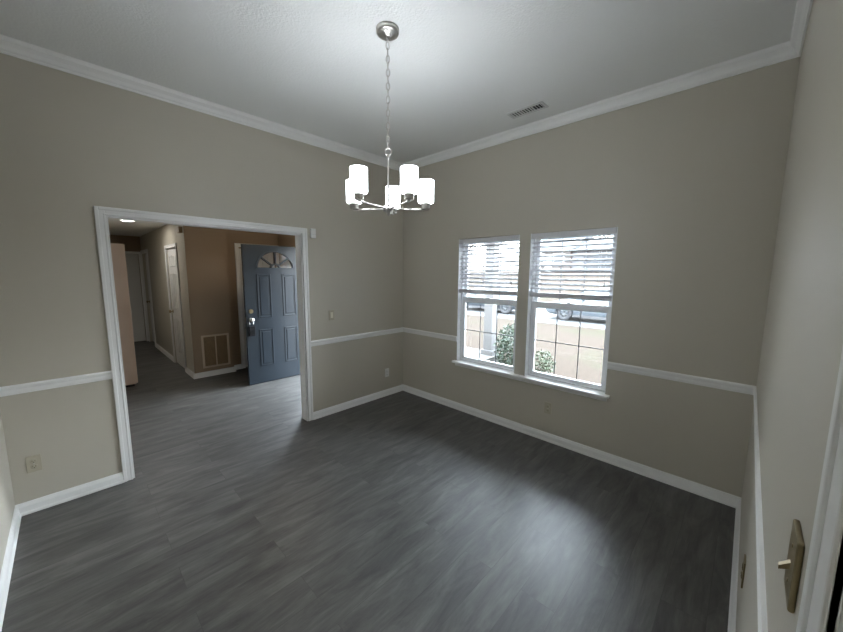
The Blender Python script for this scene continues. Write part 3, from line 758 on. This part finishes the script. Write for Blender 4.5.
# cars
def car(x, y, paint, label, flip=1):
    """length along y, wheels at y +-1.35"""
    r = empty('parked_car', (x, y, G), label, 'car', 'cars parked along the kerb')
    hw = 0.90
    P = [(-2.25, .38, .62, .62), (-2.15, .28, .78, .80), (-1.7, .24, .86, .98), (-1.2, .22, .92, 1.36), (-0.6, .20, .94, 1.45), (0.1, .20, .94, 1.46), (0.6, .20, .93, 1.36), (1.15, .22, .90, .98), (1.8, .24, .82, .84), (2.15, .28, .70, .72), (2.27, .38, .58, .58)]
    b = B(); rings = []
    for (s, zl, zb_, zr) in P:
        k = 1.0 if abs(s) < 1.9 else (0.94 if abs(s) < 2.2 else 0.84)
        g = 0.94 if zr-zb_ < 0.15 else 0.70
        half = [(hw*0.90*k, zl), (hw*k, zl+0.08), (hw*1.0*k, (zl+zb_)/2), (hw*0.95*k, zb_), (hw*g*k*0.98, zr-0.05*(zr-zb_)-0.01), (hw*g*k*0.8, zr)]
        ring = half + [(-a, z) for a, z in half[::-1]]
        rings.append([b.verts.new((a, s*flip, z)) for a, z in ring])
    n = len(rings[0])
    for i in range(len(rings)-1):
        for j in range(n):
            f = b.faces.new([rings[i][j], rings[i][(j+1) % n], rings[i+1][(j+1) % n], rings[i+1][j]]); f.smooth = True
    b.faces.new(rings[0][::-1]); b.faces.new(rings[-1])
    build('car_body', b, paint, r)
    # glass: side windows, windscreen and rear screen just proud of the body
    for sx in (-1, 1):
        for (a, c, d, e_) in ((-1.12, -0.08, 0, 0), (-0.02, 0.95, 0, 1)):
            b = B(); zt = lambda s: 1.34 if -1.0 < s < 0.5 else (1.22 if s < 0 else 1.10)
            q = [(a, .97), (c, .97), (c - (0.38 if e_ else 0), 1.36), (a + (0.16 if not e_ else 0), 1.36)]
            def bx_(z): return 0.87 - (z-.93)/(1.42-.93)*0.245
            poly(b, [(sx*(bx_(z)+0.004), s*flip, z) for s, z in q], (sx*0.012, 0, 0))
            build('side_window', b, 'car_glass', r)
        b = B(); box(b, min(sx*0.885, sx*0.915), max(sx*0.885, sx*0.915), -0.98, 0.98, .20, .30); build('sill_trim', b, 'car_trim', r)
        b = B(); box(b, min(sx*0.89, sx*1.02), max(sx*0.89, sx*1.02), .62*flip-.06, .62*flip+.06, .96, 1.06, 0.01); build('wing_mirror', b, paint, r)
        for s in (-0.2, 0.75):
            b = B(); box(b, min(sx*0.86, sx*0.905), max(sx*0.86, sx*0.905), s*flip-.08, s*flip+.08, .80, .825, 0.004); build('door_handle', b, 'chrome', r)
        b = B(); box(b, min(sx*0.55, sx*0.80), max(sx*0.55, sx*0.80), min(2.12*flip, 2.22*flip), max(2.12*flip, 2.22*flip), .58, .68, 0.01); build('head_lamp', b, 'lamp_clear', r)
        b = B(); box(b, min(sx*0.55, sx*0.80), max(sx*0.55, sx*0.80), min(-2.12*flip, -2.22*flip), max(-2.12*flip, -2.22*flip), .62, .76, 0.01); build('tail_lamp', b, 'lamp_red', r)
    for (s0, z0, s1, z1) in ((1.12, 1.01, .62, 1.37), (-1.66, 1.02, -1.2, 1.37)):
        b = B(); dz = 0.018
        vs = [(-.66, s0*flip, z0+dz), (.66, s0*flip, z0+dz), (.56, s1*flip, z1+dz), (-.56, s1*flip, z1+dz)]
        poly(b, vs, (0, 0, 0.012)); build('windscreen', b, 'car_glass', r)
    for s in (-1.36, 1.36):
        for sx in (-1, 1):
            xc = sx*0.83
            b = B(); lathe(b, [(0.20, -0.10), (0.31, -0.10), (0.33, -0.07), (0.33, 0.07), (0.31, 0.10), (0.20, 0.10)], (xc, s, 0.33), 28, closed=True, axis='X')
            w = build('wheel', b, 'rubber', r)
            b = B(); lathe(b, [(0.185, 0), (0.212, 0), (0.212, 0.03*sx), (0.185, 0.03*sx)], (xc+sx*0.07, s, 0.33), 24, closed=True, axis='X')
            for k in range(7):
                a = 2*PI*k/7; dy, dz = math.cos(a), math.sin(a)
                tube(b, (xc+sx*0.09, s+dy*0.03, 0.33+dz*0.03), (xc+sx*0.085, s+dy*0.2, 0.33+dz*0.2), 0.022, 0.016, n=6)
            tube(b, (xc+sx*0.05, s, 0.33), (xc+sx*0.10, s, 0.33), 0.05, n=14)
            build('wheel_rim', b, 'alloy', w)
            b = B(); tube(b, (xc-sx*0.02, s, 0.33), (xc+sx*0.05, s, 0.33), 0.198, n=20); build('brake_disc', b, 'car_trim', w)
            b = B()
            ribbon_pts = [PI*i/14 for i in range(15)]
            V0 = [b.verts.new((sx*0.905, s+0.345*math.cos(t), 0.33+0.345*math.sin(t))) for t in ribbon_pts]
            V1 = [b.verts.new((sx*0.905, s+0.395*math.cos(t), 0.33+0.395*math.sin(t))) for t in ribbon_pts]
            for i in range(14): b.faces.new([V0[i], V0[i+1], V1[i+1], V1[i]])
            bmesh.ops.solidify(b, geom=b.faces[:], thickness=0.02)
            build('wheel_arch', b, 'car_trim', r)
    return r
car(12.95, 1.07, 'car_silver', 'silver blue sedan at the kerb seen through the window nearer the switch wall')
car(13.20, 6.87, 'car_grey', 'dark grey sedan at the kerb seen either side of the porch column')

# house across the road
hs = empty('brick_house', (38, 11, 1.9), 'pink brick house with a grey roof across the road', 'house')
b = B(); box(b, 0, 9, 1, 5.8, 0, 2.7); build('house_wall', b, 'brick', hs)
b = B(); box(b, 0.4, 9, -5, 1, 0, 2.4); build('garage_wall', b, 'siding', hs)
b = B(); poly(b, [(-0.5, 6.3, 2.7), (9.5, 6.3, 2.7), (4.5, 6.3, 4.8)], (0, -5.8, 0)); build('roof', b, 'roof', hs)
b = B(); poly(b, [(-0.1, 0.8, 2.4), (9.1, 0.8, 2.4), (4.5, 0.8, 4.2)], (0, -6.2, 0)); build('garage_roof', b, 'roof', hs)
for y in (2.4, 4.8):
    b = B(); box(b, -0.06, 0.02, y-.65, y+.65, 0.9, 2.2); w = build('window_frame', b, 'vinyl', hs)
    b = B(); box(b, -0.08, -0.055, y-.55, y+.55, 1.0, 2.1); build('window_pane', b, 'car_glass', w)
b = B(); box(b, 0.3, 0.42, -4.2, -0.4, 0, 2.1); build('garage_door', b, 'roof', hs)
b = B(); box(b, -0.06, 0.02, 3.25, 3.95, 0, 2.1); build('entry_door', b, 'white_door', hs)

def tree(x, y, z0, h, w, label, seed, n=1800):
    t = empty('yard_tree', (x, y, z0), label, 'tree', 'trees across the road')
    rnd = random.Random(seed)
    b = B(); tube(b, (0, 0, 0), (0.1, 0, h*0.45), 0.22, 0.13, n=10)
    for k in range(9):
        a = 2*PI*k/9+rnd.uniform(-.3, .3); z = h*rnd.uniform(.3, .45)
        m_ = Vector((math.cos(a)*w*.45, math.sin(a)*w*.45, z+h*.2)); e_ = Vector((math.cos(a)*w*.8, math.sin(a)*w*.8, z+h*rnd.uniform(.3, .5)))
        tube(b, (0.1, 0, z), m_, 0.09, 0.05, n=6); tube(b, m_, e_, 0.05, 0.015, n=6)
    build('trunk', b, 'bark', t)
    b = B(); leafy(b, (0, 0, h*0.68), (w, w, h*0.32), n, 0.30, seed, 0.3); build('foliage', b, 'leaf_tree', t)
tree(31, 22, 0.9, 8, 3.4, 'leafy tree standing at the far left of the brick house', 11)
tree(35, 33, 1.6, 9, 3.8, 'larger leafy tree standing furthest from the brick house', 12)
tree(52, 13, 2.0, 10, 4.5, 'leafy tree rising behind the roof of the brick house', 13)

# ------------------------------------------------------------------ light
wd = bpy.data.worlds.new('overcast_sky'); SC.world = wd; wd.use_nodes = True
nt = wd.node_tree; bg = nt.nodes['Background']
tc = nt.nodes.new('ShaderNodeTexCoord'); sp = nt.nodes.new('ShaderNodeSeparateXYZ'); rp = nt.nodes.new('ShaderNodeValToRGB')
rp.color_ramp.elements[0].position = 0.0; rp.color_ramp.elements[0].color = (0.40, 0.415, 0.43, 1)
rp.color_ramp.elements[1].position = 0.75; rp.color_ramp.elements[1].color = (0.76, 0.88, 1.0, 1)
nt.links.new(tc.outputs['Generated'], sp.inputs[0]); nt.links.new(sp.outputs['Z'], rp.inputs['Fac']); nt.links.new(rp.outputs['Color'], bg.inputs['Color'])
bg.inputs['Strength'].default_value = 13.0

# ------------------------------------------------------------------ camera
cam = bpy.data.cameras.new('camera'); co = bpy.data.objects.new('camera', cam); COL.objects.link(co); SC.camera = co
yaw, pit, rol, f = 0.8056, -0.125, 0.0069, 340.356
d = Vector((math.sin(yaw)*math.cos(pit), math.cos(yaw)*math.cos(pit), math.sin(pit)))
r = Vector((math.cos(yaw), -math.sin(yaw), 0)); u = r.cross(d)
r2 = r*math.cos(rol)+u*math.sin(rol); u2 = -r*math.sin(rol)+u*math.cos(rol)
m4 = Matrix((r2, u2, -d)).transposed().to_4x4(); m4.translation = Vector((-3.1942, -3.4231, 1.6481))
co.matrix_world = m4
cam.sensor_width = 36; cam.lens = 36*f/843; cam.clip_start = 0.01; cam.clip_end = 300
SC.view_settings.view_transform = 'Standard'; SC.view_settings.look = 'None'
SC.view_settings.gamma = 1; SC.view_settings.use_curve_mapping = False
SC.view_settings.exposure = 1.5
SC.cycles.max_bounces = 12; SC.cycles.diffuse_bounces = 6; SC.cycles.transparent_max_bounces = 16
SC.cycles.use_denoising = True
SC.cycles.sample_clamp_indirect = 6
